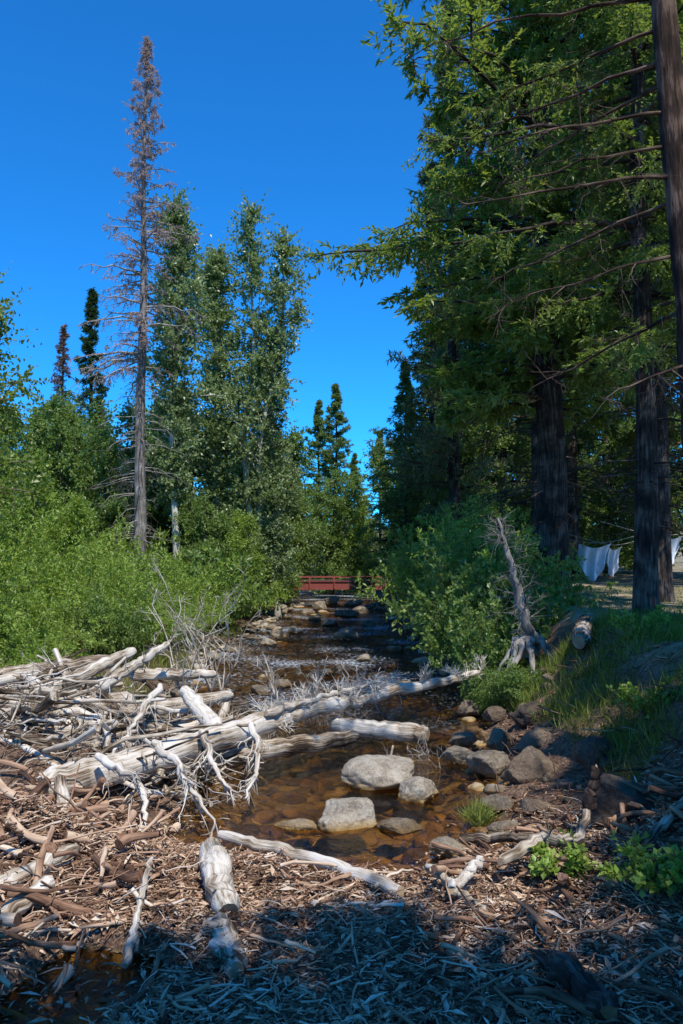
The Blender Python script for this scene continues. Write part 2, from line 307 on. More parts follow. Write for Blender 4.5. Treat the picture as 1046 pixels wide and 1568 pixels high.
def rockfield(name,n,xf,y0,y1,s0,s1,mat,zoff=0,seed=1):
    r=np.random.default_rng(seed);M=MB()
    pool=[rockverts(6,r) for _ in range(12)]
    for k in range(n):
        y=y0+(y1-y0)*r.random();x=xf(y,r);s=s0+(s1-s0)*r.random()**2.5*(1+y/25)
        V,F=pool[r.integers(12)];a=r.random()*6.3;c,q=np.cos(a),np.sin(a)
        V=V*np.array([1,.5+.5*r.random(),.35+.35*r.random()])*s
        V=np.stack([V[:,0]*c-V[:,1]*q,V[:,0]*q+V[:,1]*c,V[:,2]],-1)+np.array([x,y,float(ground(x,y))+zoff+s*.1])
        M.add(V,F,0,r.random(),None,True)
    put(name,(M,[mat]))
mid=lambda y,r:np.interp(y,ky,kl)+(np.interp(y,ky,kr)-np.interp(y,ky,kl))*r.random()
rockfield('creek_bed_stones',900,mid,6.5,16,.03,.13,M_rock,.0,2)
rockfield('far_creek_stones',380,mid,16,42,.06,.15,M_rock,.15,3)
rockfield('bank_cobbles',260,lambda y,r:np.interp(y,ky,kr)+1.3*r.random()**1.5-.2,6.8,16,.03,.11,M_dkrock,-.01,4)
rockfield('shore_cobbles',160,lambda y,r:np.interp(y,ky,kl)-.5+.6*r.random(),14,40,.05,.14,M_rock,.05,5)
# ------------------------------------------------------------ deadwood
def curve(pts,K=14,wob=.0,r=None):
    pts=np.asarray(pts,float);t=np.linspace(0,len(pts)-1,K)
    P=np.stack([np.interp(t,np.arange(len(pts)),pts[:,k]) for k in range(3)],-1)
    for _ in range(2): P[1:-1]=(P[:-2]+2*P[1:-1]+P[2:])/4
    if wob: P[1:-1]+=(r or rng).normal(size=(K-2,3))*wob
    return P
def twigs(M,P,R,n,ln,depth,tint,upb=.2,mat=0,s0=.1,r=rng):
    N=len(P);s=s0+(1-s0)*r.random((N,n));C,T=interp(P,s)
    C=C.reshape(-1,3);T=T.reshape(-1,3);sc=(1.05-s.ravel()*.6)
    d=nrm(T*.7+nrm(r.normal(size=T.shape))*.9+np.array([0,0,upb]))
    L=ln*(.4+.9*r.random(len(C)))*sc
    K=6;u=np.linspace(0,1,K)[None,:,None];bend=r.normal(size=(len(C),1,3))*.25
    Q=C[:,None]+d[:,None]*L[:,None,None]*u+bend*L[:,None,None]*u*u+r.normal(size=(len(C),K,3))*.03*L[:,None,None]*u
    rad=R*(.5+.5*r.random(len(C)))[:,None]*(1-.85*np.linspace(0,1,K))[None]
    tubes(M,Q,rad,5,mat,np.clip(tint+r.normal(size=len(C))*.12,0,1))
    if depth>0: twigs(M,Q,R*.55,max(2,n//2+1),ln*.5,depth-1,tint,upb,mat,.15,r)
def log(pts,radii,tint=.7,K=26,S=18,rough=.16,name='fallen_log',tw=None,wob=.008,capt=.5,mat=None,M=None):
    own=M is None;M=M or MB();P=curve(pts,K,wob);t=np.linspace(0,1,K);R=np.interp(t,np.linspace(0,1,len(radii)),radii)
    R[0]*=.72;R[-1]*=.72
    tubes(M,P,R,S,0,tint,rough,cap=1,captint=capt)
    if tw: twigs(M,P[None],*tw)
    if own: return put(name,(M,[mat or M_drift,M_cut]))
log([(-2.72,7.35,.38),(-1.42,9.0,.45),(-.46,10.5,.49),(.74,11.8,.50),(2.26,13,.60)],[.15,.14,.11,.085,.05],.78,70,20,.14,tw=(.02,42,.44,1,.85,.6,0,.35),wob=.014)
log([(-.9,9.6,.62),(-.2,10.8,.62),(.5,11.3,.72)],[.05,.035,.02],.75,wob=.012,tw=(.014,14,.4,1,.8,.3))
log([(-.15,10.95,.2),(1.15,10.7,.13)],[.11,.12],.72)
log([(-4.7,10.2,.68),(-3.75,10.9,.77)],[.15,.13],.45)
log([(-4.6,10,.5),(-2.7,10.4,.62)],[.14,.12],.58,tw=(.02,6,.4,1,.8,.3))
log([(-4.2,8.9,.42),(-3.4,9.1,.5),(-2.7,9.2,.6)],[.09,.11,.12],.8)
log([(-3.2,8.7,.36),(-2.2,9.25,.36)],[.08,.09],.65)
log([(-3.3,10.9,.7),(-2.5,11.6,1.22)],[.08,.05],.8,tw=(.015,5,.5,1,.8,.3))
log([(-3.9,10.2,.7),(-3.0,11.6,1.12)],[.1,.08],.62)
log([(-3.1,11.8,.75),(-1.9,12.1,.72)],[.1,.06],.7,tw=(.015,6,.5,1,.8,.3))
log([(-1.95,9.9,.85),(-1.45,9.3,.5)],[.07,.11],.9)
log([(-2.9,9.9,.5),(-1.5,10.9,.6)],[.13,.08],.5,tw=(.015,6,.5,1,.8,.3))
log([(-3.4,7.9,.36),(-2.2,8.5,.33)],[.09,.1],.45)
log([(-4.4,8.2,.3),(-3.0,8.6,.45)],[.12,.1],.3)
log([(-3.0,9.6,.75),(-2.0,9.1,.55)],[.09,.07],.4)
log([(-4.8,11.3,.8),(-3.4,11.9,.95)],[.12,.09],.45)
log([(-2.4,8.2,.2),(-1.0,9.6,.18),(.2,10.6,.12)],[.12,.12,.09],.35)
log([(-1.05,7.0,.1),(-.3,6.45,.12),(.42,5.78,.12)],[.045,.05,.05],.78,wob=.008)
log([(-1.02,6.35,.20),(-.9,5.9,.2),(-.76,5.45,.12)],[.085,.105,.10],.74,rough=.25,wob=.01)
log([(-.82,5.38,.05),(-.62,4.8,.07)],[.10,.06],.6,rough=.35,wob=.012)
log([(-2.55,7.3,.5),(-2.35,6.9,.35),(-2.2,6.3,.2)],[.05,.06,.04],.6)
log([(-2.35,5.3,.25),(-1.95,6.0,.35)],[.08,.05],.45)
log([(-2.3,4.7,.15),(-1.95,5.5,.3)],[.06,.06],.5)
log([(-1.3,4.9,.05),(-1.35,5.8,.35)],[.03,.015],.7)
log([(1.14,4.6,.24),(1.22,4.4,.27),(1.30,4.0,.28)],[.04,.07,.06],.45,rough=.5,mat=M_redbark,capt=.1)
log([(.75,5.6,.2),(1.02,5.9,.3)],[.04,.03],.7);log([(.65,6.1,.18),(.95,5.3,.16)],[.03,.03],.75)
log([(1.15,5.9,.28),(1.5,6.15,.36),(1.75,6.0,.4),(1.95,6.4,.5)],[.035,.05,.04,.03],.4,tw=(.015,6,.3,1,.4,.1))
log([(1.95,6.4,.5),(2.05,6.5,.8)],[.06,.03],.3,mat=M_redbark,name='broken_stake')
log([(2.0,5.5,.5),(2.5,6.0,.65),(3.0,6.2,.8)],[.03,.035,.03],.3)
log([(3.25,11.0,1.30),(3.75,12.3,1.48)],[.12,.13],.3,name='cut_log',capt=.4)
log([(1.0,6.9,.1),(1.6,6.5,.25)],[.04,.03],.4)
for q in [[(-1.8,7.7,.72),(-1.56,7.6,.57),(-1.4,7.4,.38),(-1.12,7.2,.11)],[(-2.3,7.6,.62),(-1.9,7.4,.52),(-1.72,7.2,.26),(-1.75,6.9,.05)],
          [(-1.0,8.9,.65),(-.85,8.5,.4),(-.95,8.0,.1)],[(-1.5,8.6,.62),(-1.35,8.3,.4),(-1.1,8.1,.15)],[(-2.1,9.3,1.0),(-2.2,8.6,.7),(-2.35,8.1,.45)]]:
    log(q,[.042,.03,.01],.85,tw=(.014,10,.4,1,.85,-.5),name='driftwood_root',S=10,wob=.015,K=20)
# driftwood pile
dp=MB();r=np.random.default_rng(5)
def randsticks(M,n,x0,x1,y0,y1,zt,l0,l1,r0,r1,t0,t1,tilt=.25,K=6,az=None,S=6,bd=.13):
    x=r.uniform(x0,x1,n);y=r.uniform(y0,y1,n);gz=ground(x,y);ok=(gz>-.02)|(r.random(n)<.3)|(y>7.2)
    x=x[ok];y=y[ok];gz=gz[ok];n=len(x)
    L=r.uniform(0,1,n)**2*(l1-l0)+l0
    a=r.random(n)*np.pi*2 if az is None else az+r.normal(size=n)*.5
    e=r.normal(size=n)*tilt;z=gz+r.random(n)**1.3*zt+.015
    d=np.stack([np.cos(a)*np.cos(e),np.sin(a)*np.cos(e),np.sin(e)],-1)
    u=np.linspace(-.5,.5,K)[None,:,None];bend=r.normal(size=(n,1,3))*bd
    P=np.stack([x,y,z],-1)[:,None]+d[:,None]*L[:,None,None]*u+bend*L[:,None,None]*(u*u-.08)*2+r.normal(size=(n,K,3))*.012*L[:,None,None]
    g=ground(P[...,0],P[...,1])+.004;P[...,2]=np.maximum(P[...,2],g)
    R=(r.random(n)**2.2*(r1-r0)+r0)[:,None]*np.linspace(1,.5,K)[None]
    tubes(M,P,R,S,0,t0+(t1-t0)*r.random(n),.15 if S>5 else 0,cap=0 if S>5 else None,captint=.3);return P
P=randsticks(dp,260,-5.6,-1.3,8.0,12.6,.42,.4,2.2,.012,.085,.1,.9,.18,9,S=8)
twigs(dp,P[:60],.012,5,.5,1,.6,.25,0,.1,r)
randsticks(dp,1300,-5.6,-1.0,7.6,12.6,.32,.12,.7,.003,.016,.0,.85,.3)
P=randsticks(dp,34,-1.4,1.4,9.6,12.3,.2,.5,1.4,.01,.03,.4,.85,.15);twigs(dp,P,.009,7,.5,1,.65,.5,0,.1,r)
put('driftwood_pile',(dp,[M_drift]))
bb=MB()
for (x,y,z,h) in [(-2.0,12.4,.4,2.2),(-2.4,12.0,.4,1.8),(-1.9,12.8,.3,1.8),(-.4,11.6,.4,.7),(-.9,11.4,.4,.8),(.2,12,.4,.6)]:
    n=6;az=r.random(n)*6.28;P=branchset(np.full(n,x),np.full(n,y),np.full(n,z),az,np.full(n,1.15),h*(.6+.5*r.random(n)),np.full(n,-.1))
    tubes(bb,P,np.broadcast_to(np.linspace(.014,.004,6),(n,6)),5,0,.65);twigs(bb,P,.007,6,.3*h,1,.65,.2,0,.2,r)
put('bare_brush',(bb,[M_drift]))
# debris mat
dm=MB()
randsticks(dm,4200,-3.4,2.8,4.0,7.0,.07,.05,.26,.003,.009,.1,1.,.16,4,S=4)
randsticks(dm,180,-3.4,1.3,4.0,7.2,.10,.2,.7,.006,.02,.3,1.,.18,7)
randsticks(dm,300,-3.4,-1.5,4.6,7.6,.22,.15,.8,.006,.045,.1,.9,.35,7,S=8)
randsticks(dm,200,.7,2.8,4.2,7.0,.12,.2,.7,.006,.03,.0,.55,.25,7)
randsticks(dm,1200,-2.5,2.6,5.2,8.0,.05,.05,.25,.003,.008,.1,.9,.15,4,S=4)
randsticks(dm,500,1.6,3.8,6.2,11,.05,.1,.7,.003,.014,.0,.5,.3,6,S=5)
def chips(M,n,x0,x1,y0,y1,l0,l1,asp,t0,t1,zt=.04):
    x=r.uniform(x0,x1,n);y=r.uniform(y0,y1,n);z=ground(x,y);ok=(z>-.025)|((r.random(n)<.15)&(z>-.2));x,y,z=x[ok],y[ok],z[ok];n=len(x)
    z=np.maximum(z,-.0)+.006+r.random(n)**2*zt
    a=r.random(n)*6.283;e=r.normal(size=n)*.22;D=np.stack([np.cos(a)*np.cos(e),np.sin(a)*np.cos(e),np.sin(e)],-1)
    L=l0+(l1-l0)*r.random(n)**2.5;leaves(M,np.stack([x,y,z],-1)-D*L[:,None]*.5,D,L,L*asp*(.5+r.random(n)),0,t0+(t1-t0)*r.random(n),1.6)
chips(dm,36000,-3.6,3.0,4.0,7.0,.02,.09,.32,.1,.9,.06)
chips(dm,9000,-3.6,3.0,4.0,7.4,.04,.18,.2,.15,1.,.08)
chips(dm,600,-3.6,3.0,4.0,7.2,.12,.28,.22,.15,.8,.08)
chips(dm,7000,1.2,4.5,5,13,.02,.12,.25,.05,.6,.03)
chips(dm,6000,-5,-1.2,7,12.5,.02,.15,.2,.1,.9,.05)
put('woody_debris',(dm,[M_chip]))
# ------------------------------------------------------------ trees
def trunk(M,h,r0,r1=.03,mat=0,lean=(0,0),S=12,K=26,rough=.12,tint=.5,flare=.35,wob=.03,z0=-.3):
    z=np.linspace(z0,h,K);t=np.clip(z/h,0,1)
    P=np.stack([lean[0]*t+wob*np.sin(z*.7),lean[1]*t+wob*np.cos(z*.9),z],-1)
    R=r0+(r1-r0)*t**.9+r0*flare*np.exp(-np.clip(z,0,None)/(r0*1.6+.01))
    tubes(M,P,R,S,mat,tint,rough);return P
def conifer(h,r,zc,tr,nb,m,q,lL,lW,seed,mats,droop=-.35,el=.1,pw=.9,bot=.6,tl=.8,flat=.35,dr=.25,lspread=.7,low=0,keep=1.,twr=0,jag=.4,tk=.5):
    global rng
    rng=np.random.default_rng(seed);M=MB();P=trunk(M,h,tr)
    t=(np.arange(nb)+rng.random(nb))/nb;t=t**.95
    z=zc+(h-zc)*t*.995;az=rng.random(nb)*6.283
    clump=.85+.45*vn(np.cos(az)*1.5+seed,np.sin(az)*1.5,z*.45)
    L=r*np.clip((1-t)**pw,.03,1)*(bot+(1-bot)*ss(t/.2))*(1-jag+jag*1.2*rng.random(nb))*np.clip(clump,.5,1.3)
    x=np.interp(z,P[:,2],P[:,0]);y=np.interp(z,P[:,2],P[:,1])
    B=branchset(x,y,z,az,el+.7*t**2,L,np.full(nb,droop)*(1-t),7,.03)
    tubes(M,B,(.012+.014*L)[:,None]*np.linspace(1,.15,7)[None],4,0,tk)
    sprays(M,B,L,m,q,tl,lL,lW,1,0,flat=flat,dr=dr,lspread=lspread,keep=keep,tr=twr,s0=.12)
    if low:
        z=1.5+(zc-1.)*rng.random(low);L=r*.5*rng.random(low)+.3
        B=branchset(0*z,0*z,z,rng.random(low)*6.28,np.full(low,0.05),L,np.full(low,-.35),7,.04)
        tubes(M,B,np.full((low,1),.018)*np.linspace(1,.15,7)[None],4,0,tk)
        twigs(M,B,.006,6,.45,1,.5,-.25,0,.2,rng)
    return M.mesh('conifer',mats)
def broad(h,r,zc,tr,nb,m,q,lL,lW,seed,mats,el=.8,pw=.5,bot=.5,tl=.9,stems=1,lean=(0,0),tint=.6,jag=.5):
    global rng
    rng=np.random.default_rng(seed);M=MB()
    for k in range(stems):
        a=rng.random()*6.28;sp=(k>0)*r*.5;P=trunk(M,h*(1-.2*(k>0)*rng.random()),tr*(1-.3*(k>0)),.02,0,(lean[0]+sp*np.cos(a),lean[1]+sp*np.sin(a)),10,24,.06,tint,.2,.12)
        n=nb//stems;hh=P[-1,2];t=(np.arange(n)+rng.random(n))/n
        z=zc+(hh-zc)*t*.98;az=rng.random(n)*6.283;cl=.8+.65*vn(np.cos(az)*1.4+seed,np.sin(az)*1.4,z*.5)
        L=r*np.clip((1-t)**pw,.08,1)*(bot+(1-bot)*ss(t/.3))*(1-jag+jag*1.2*rng.random(n))*np.clip(cl,.3,1.5)
        x=np.interp(z,P[:,2],P[:,0]);y=np.interp(z,P[:,2],P[:,1])
        B=branchset(x,y,z,az,np.full(n,el)+.3*rng.normal(size=n),L,np.full(n,-.15),7,.05)
        tubes(M,B,(.01+.013*L)[:,None]*np.linspace(1,.15,7)[None],5,0,tint)
        sprays(M,B,L,m,q,tl,lL,lW,1,0,flat=1.,fwd=.5,lspread=1.,up=.6,lensc=False,s0=.2)
    return M.mesh('broadleaf',mats)
g=lambda x,y:(x,y,float(ground(x,y)))
fir=[conifer(20,3.9,1.2,.22,170,22,9,.18,.055,s,[M_bark,M_fir],low=0) for s in (21,22)]
firb=[conifer(20,3.6,1.0,.25,170,22,9,.18,.055,s,[M_bark,M_firb],jag=.5) for s in (23,)]
firc=conifer(20,6.4,.8,.22,170,20,8,.24,.08,26,[M_bark,M_firc],jag=.45)
pine=conifer(20,3.8,1.8,.25,140,22,10,.21,.045,31,[M_redbark,M_pine],el=.25,droop=-.15,jag=.5,lspread=1.,flat=.8)
rust=conifer(17,2.8,1.5,.2,140,14,7,.16,.045,33,[M_bark,M_rust],jag=.6)
lo=[conifer(20,4.4,.6,.22,110,12,5,.42,.16,s,[M_bark,mm]) for s,mm in ((24,M_fir),(25,M_firb))]
dead=conifer(20.2,3.0,8.2,.24,200,14,9,.12,.028,41,[M_grey,M_dneed],droop=-.38,el=.1,pw=.85,bot=.85,tl=.6,dr=.7,low=100,keep=.6,twr=.008,jag=.6,tk=.75)
put('dead_fir_tree',dead,g(-6.85,27),.4)
asp1=broad(15.6,2.7,3.6,.17,130,19,11,.13,.085,51,[M_pale,M_aspen],el=1.0,pw=.5,tint=.8,jag=.6)
asp2=broad(16.2,3.0,1.2,.16,140,19,11,.13,.085,52,[M_pale,M_aspen],el=.95,pw=.65,tint=.5,lean=(.5,0),stems=2,jag=.65)
put('aspen_tree',asp1,g(-6.0,28.5),0,.96);put('aspen_tree',asp2,g(-3.7,30.5),1.2)
put('aspen_tree',asp2,g(-2.5,32),3.0,(.85,.85,.72));put('aspen_tree',asp1,g(-4.9,31),2.0,(1.,1.,.9))
cot=broad(8.2,2.8,.4,.13,90,20,10,.15,.09,55,[M_stem,M_alder],el=.7,pw=.5,stems=3,jag=.5)
cot2=broad(7.5,2.8,.3,.12,90,20,10,.15,.07,56,[M_stem,M_willow],el=.7,pw=.5,stems=3,jag=.5)
for k,(x,y,s,w) in enumerate([(-8.6,29,.8,0),(-10.8,31,.95,0),(-12.5,29,.85,0),(-10,26,.7,1),(-8.5,33,1.0,0),(-6.6,33,.9,0),(-4.2,36,.9,0),(-3.2,39,.8,0),(-2.6,48,.9,0),(-3.9,44,1.1,0),(-14,33,1,1),(-13,38,1.1,0),(-11,22,.65,1),
     (-.6,52,1.0,0),(1.4,53,.8,1),(3.6,50,1.0,0),(5.0,44,1.0,0),(4.4,38,.9,0),(-5.5,38,1,0),(-8.0,24,.5,1),(5.0,33,.85,0),(-9.5,40,1.2,0),(-4.8,28,.5,0),(-3.8,29,.5,1),
     (9,46,1.2,0),(12,48,1.2,1),(15,50,1.3,0),(18,47,1.2,0),(21,44,1.2,1),(24,42,1.2,0),(16.5,43,1.0,0),(12.5,37,.8,0),(18,36,.9,0),(27,48,1.2,0),(13.5,55,1.3,0),(20,52,1.3,0)]):
    put('alder_tree' if w==0 else 'willow_tree',cot if w==0 else cot2,g(x,y),k*1.7,s)
cwl=broad(8.2,2.6,1.0,.14,90,26,14,.09,.06,57,[M_stem,M_cedar],el=.6,pw=.4,stems=2)
put('cottonwood_tree',cwl,g(-7.1,12.8),.5,.95);put('cottonwood_tree',cwl,g(-9.4,17),2.5,1.15)
for k,(x,y,s,t) in enumerate([(-14.3,45,.85,'d'),(-16.6,47,.9,'r'),(-.4,60,.79,'f'),(-1.8,62,.74,'f'),(-4.0,64,.6,'f'),(5.6,46,.8,'f'),(6.0,38,.8,'f'),(3.0,62,.6,'f'),(-10,62,.6,'f'),(.9,56,.5,'f'),(3.0,37,.55,'f')]):
    me={'d':firb[0],'r':rust,'f':firc}[t]
    put('dead_red_fir_tree' if t=='r' else 'fir_tree',me,g(x,y),k*2.1,(s*1.15,s*1.15,s))
e=bpy.data.objects.new('distant_forest',None);bpy.context.scene.collection.objects.link(e)
rr=np.random.default_rng(9)
for k in range(90):
    a=rr.uniform(-1.1,1.1);d=rr.uniform(72,120);x,y=d*np.sin(a),d*np.cos(a);s=rr.uniform(.35,.6)
    if abs(x/y+.03)<.16: s*=.8
    put('forest_tree_%d'%k,lo[k%2],g(x,y),rr.random()*6,(s*2.0,s*2.0,s),parent=e)
# right side forest
put('fir_tree',pine,g(4.1,29),.3,(1.05,1.05,1.12))
put('fir_tree',fir[1],g(3.9,34),1.3,(.9,.9,.9))
ced=conifer(25,5.6,4.4,.40,230,38,17,.18,.06,61,[M_bark,M_cedar],droop=-.3,el=.15,pw=.5,bot=.65,tl=1.4,dr=.35,low=30,jag=.55,twr=.004)
put('cedar_tree',ced,g(5.0,19),0)
hi=conifer(22,4.4,5.4,.26,120,26,12,.17,.055,63,[M_bark,M_fir],droop=-.3,jag=.55,low=50,tl=1.2,twr=.004)
fih=[conifer(20,4.0,4.6,.24,130,22,10,.2,.06,s,[M_bark,mm],low=25) for s,mm in ((64,M_fir),(65,M_firb))]
for k,(x,y,s) in enumerate([(11.8,24.5,1.0),(6.2,25,1.1),(11.4,30,1.1),(14.5,26,1.1),(9.6,33,1.1)]):
    put('fir_tree',fih[k%2],g(x,y),k*1.3,(s,s,s*1.15))
for k,(x,y,s) in enumerate([(7.5,37,1.1),(11.5,42,1.1),(15,34,1.2),(19,30,1.2),(15,45,1.1),(19,40,1.2),(23,34,1.2),(9,54,1.),(20,55,1.2),(6.8,48,.95)]):
    put('fir_tree',[fir[0],firb[0],fir[1],pine][k%4],g(x,y),k*1.3,(s,s,s*1.15))
put('fir_tree',hi,g(7.0,17.6),0);put('fir_tree',hi,g(7.2,14.5),2.,(.8,.8,.9))
# near right tree, trunk crossing the right edge
rng=np.random.default_rng(71);M=MB()
P=trunk(M,14,.16,.05,0,(-.6,0),18,70,.16,.5,.2,.02)
spec=[(7.9,2.1,.0),(7.4,2.3,-.05),(6.9,2.1,.05),(6.4,2.0,-.02),(5.9,2.1,-.05),(5.3,1.7,-.12),(4.8,2.1,-.15),(4.3,1.7,-.2),(3.8,1.9,-.2),(3.3,1.2,-.25),(6.7,2.4,.05),(7.7,2.3,.1),(5.0,2.2,-.1),(7.2,2.0,0),(6.1,2.2,0),(5.6,1.9,-.1)]
z=np.array([s[0] for s in spec]);L=np.array([s[1] for s in spec]);el=np.array([s[2] for s in spec]);az=np.pi+rng.uniform(-.9,.75,len(z))
x=np.interp(z,P[:,2],P[:,0]);B=branchset(x,0*x,z,az,el,L,np.full(len(z),-.12),9,.02)
tubes(M,B,(.010+.005*L)[:,None]*np.linspace(1,.15,9)[None],6,0,.6);twigs(M,B,.006,10,.6,1,.7,-.05,0,.2,rng)
ii=[0,1,3,11,13];sprays(M,B[ii],L[ii],40,24,.6,.06,.018,1,0,flat=.4,dr=.4,s0=.35,tr=.003,keep=.85)
nb=14;z=9.+5*rng.random(nb);L=1.5*(.4+.6*rng.random(nb));az=rng.uniform(-1.5,1.5,nb)
x=np.interp(z,P[:,2],P[:,0]);B=branchset(x,0*x,z,az,np.full(nb,.1),L,np.full(nb,-.2),7,.03)
tubes(M,B,(.01+.005*L)[:,None]*np.linspace(1,.15,7)[None],4,0,.3);sprays(M,B,L,45,16,.7,.1,.03,1,0,flat=.4,dr=.3,s0=.15)
put('cedar_tree',(M,[M_redbark,M_cedar]),(3.25,7.0,.9),0)
nced=conifer(17,3.7,4.4,.2,130,38,21,.09,.03,73,[M_bark,M_cedar],droop=-.35,el=.05,pw=.35,bot=.6,tl=1.0,dr=.45,twr=.003,jag=.55,low=24)
put('cedar_tree',nced,g(4.98,13.0),1.0)
# shade trees behind / beside the camera
shade=broad(12.5,3.2,6.2,.16,80,22,11,.14,.1,58,[M_stem,M_alder],el=.4,pw=.35,bot=.8,stems=1)
for (x,y,s) in [(-.9,-1.5,.95),(1.4,-2.4,.95),(3.1,-1.9,.9),(4.9,-.4,.85),(5.2,2.2,.8),(6.3,4.6,.95),(7.0,7.4,1.)]: put('alder_tree',shade,(x,y,.4 if x<4 else 1.2),x,s)
# leaning dead snag on right bank
M=MB();Pq=curve([(3.15,13.3,.9),(3.02,13.1,1.3),(2.9,13.05,1.8),(2.72,13.0,2.5),(2.55,13,3.1)],30,.016)
tubes(M,Pq,np.interp(np.linspace(0,1,30),[0,.15,.4,1],[.18,.12,.085,.02]),12,0,.5,.28)
for k in range(9):
    a=r.uniform(-3.4,.2);p0=np.array([3.08,13.2,1.25]);e2=p0+np.array([np.cos(a)*.6,np.sin(a)*.5-.1,-.75])
    tubes(M,curve([p0,(p0+e2)/2+np.array([0,0,.12]),e2],10,.03),np.linspace(.07,.015,10),8,0,.7,.2)
twigs(M,Pq[None],.010,26,.7,1,.5,-.2,0,.3,r)
put('leaning_dead_snag',(M,[M_grey]))
# ------------------------------------------------------------ bushes
def bush(R,h,n,m,q,lL,lW,seed,mats):
    global rng
    rng=np.random.default_rng(seed);M=MB();az=rng.random(n)*6.283;ra=R*.45*rng.random(n)
    el=1.45-1.0*rng.random(n);L=h*(.6+.55*rng.random(n))
    B=branchset(ra*np.cos(az),ra*np.sin(az),0*az-.05,az+rng.normal(size=n)*.3,el,L,np.full(n,-.12),7,.04)
    tubes(M,B,np.full((n,1),.012)*np.linspace(1,.2,7)[None],4,0,.5)
    sprays(M,B,L,m,q,.5,lL,lW,1,0,flat=1.,fwd=.6,lspread=.9,up=.6,s0=.15,lensc=False)
    return M.mesh('bush',mats)
bw=[bush(1.5,2.2,60,18,12,.085,.032,s,[M_stem,M_willow]) for s in (81,82)]
bwl=bush(1.5,2.2,50,12,7,.15,.06,85,[M_stem,M_willow])
ba=[bush(1.3,2.1,55,18,12,.09,.055,s,[M_stem,M_alder]) for s in (83,)]
bal=bush(1.3,2.1,50,12,7,.16,.09,86,[M_stem,M_alder])
rr=np.random.default_rng(4)
L=[]
for y in np.arange(13.4,43,1.5):
    xl=np.interp(y,ky,kl)
    for j in range(4):
        if y>30 and j>2: continue
        L.append((xl-1.2-j*1.8-.6*rr.random()-(1.2 if y<15 else 0)-(.6 if y>30 else 0),y+rr.uniform(-.6,.6),(.72+.22*min(j,2)+(.12 if y>18 else 0))*rr.uniform(.75,1.2),rr.random()<.7))
for (x,y,s) in [(-6.2,11.3,.75),(-7.4,12.2,.95),(-5.6,12.4,.7),(-6.6,13.6,1.),(-8.4,13.5,1.2)]: L.append((x,y,s,True))
for y in np.arange(15.5,43,1.5):
    xr=np.interp(y,ky,kr)
    for j in range(3):
        x=xr+.95+j*1.6+.3*rr.random()+(.9 if y>28 else 0)
        s=(.72+.15*j)*rr.uniform(.8,1.25);w=rr.random()<.6
        if (y<20 and j>0) or (x+1.3*s)/y>.27: continue
        L.append((x,y,s,w))
L+=[(3.1,15.4,1.1,False),(3.5,16.8,1.2,False),(2.8,14.2,.6,False),(3.1,18,1.2,True),(2.45,12.9,.35,False),(2.7,12.2,.35,False),(3.4,20.5,1.3,False),(3.7,23,1.4,True)]
for k,(x,y,s,w) in enumerate(L):
    me=(bw[k%2] if w else ba[0]) if y<24 else (bwl if w else bal)
    put('willow_bush' if w else 'alder_bush',me,g(x,y),rr.random()*6.28,(s,s,s*rr.uniform(.8,1.25)))
# ------------------------------------------------------------ grass & small plants
def grass(name,n,xf,yf,l0,l1,wd=.008):
    M=MB();x=xf(n);y=yf(n,x);z=ground(x,y);k=(z>.02)&(vn(x*1.1,y*1.1)+.6*rng.random(n)>.05);x,y,z=x[k],y[k],z[k];n=len(x)
    D=rng.normal(size=(n,3))*.45;D[:,2]=1;L=l0+(l1-l0)*rng.random(n)**1.5
    leaves(M,np.stack([x,y,z-.01],-1),D,L,wd*(.6+.8*rng.random(n)),0,rng.random(n),0);put(name,(M,[M_grass]))
rng=np.random.default_rng(91)
grass('bank_grass',24000,lambda n:2.5+3.2*rng.random(n),lambda n,x:7.2+5.3*rng.random(n),.08,.34)
grass('shore_grass',9000,lambda n:-4.6+2.2*rng.random(n),lambda n,x:13+14*rng.random(n),.1,.4,.012)
grass('meadow_grass',6000,lambda n:4+8*rng.random(n),lambda n,x:13+12*rng.random(n),.05,.16,.014)
M=MB();n=260;C=np.array([1.28,7.55,.0])+rng.normal(size=(n,3))*[.05,.05,0];D=rng.normal(size=(n,3))*.5;D[:,2]=1
leaves(M,C,D,.16+.12*rng.random(n),.009,0,.5+.5*rng.random(n),0);put('grass_tuft',(M,[M_grass]))
def plant(name,x,y,s,n,seed):
    global rng
    rng=np.random.default_rng(seed);M=MB();az=rng.random(n)*6.28
    B=branchset(0*az,0*az,0*az,az,.5+.6*rng.random(n),s*(.6+.6*rng.random(n)),np.full(n,-.15),6,.03)
    tubes(M,B,np.full((n,1),.004)*np.linspace(1,.4,6)[None],4,0,.6);sprays(M,B,np.ones(n),9,5,.1,.05,.035,1,0,flat=.6,lspread=1.,up=1.2,s0=.3,lensc=False,tr=.0015)
    put(name,(M,[M_stem,M_willow]),g(x,y))
plant('leafy_shrub',2.05,5.3,.42,22,3);plant('leafy_shrub',1.62,5.9,.3,14,4);plant('leafy_shrub',3.1,8.2,.5,20,5);plant('leafy_shrub',3.9,10.5,.5,20,6);plant('leafy_shrub',2.35,5.0,.4,16,7)
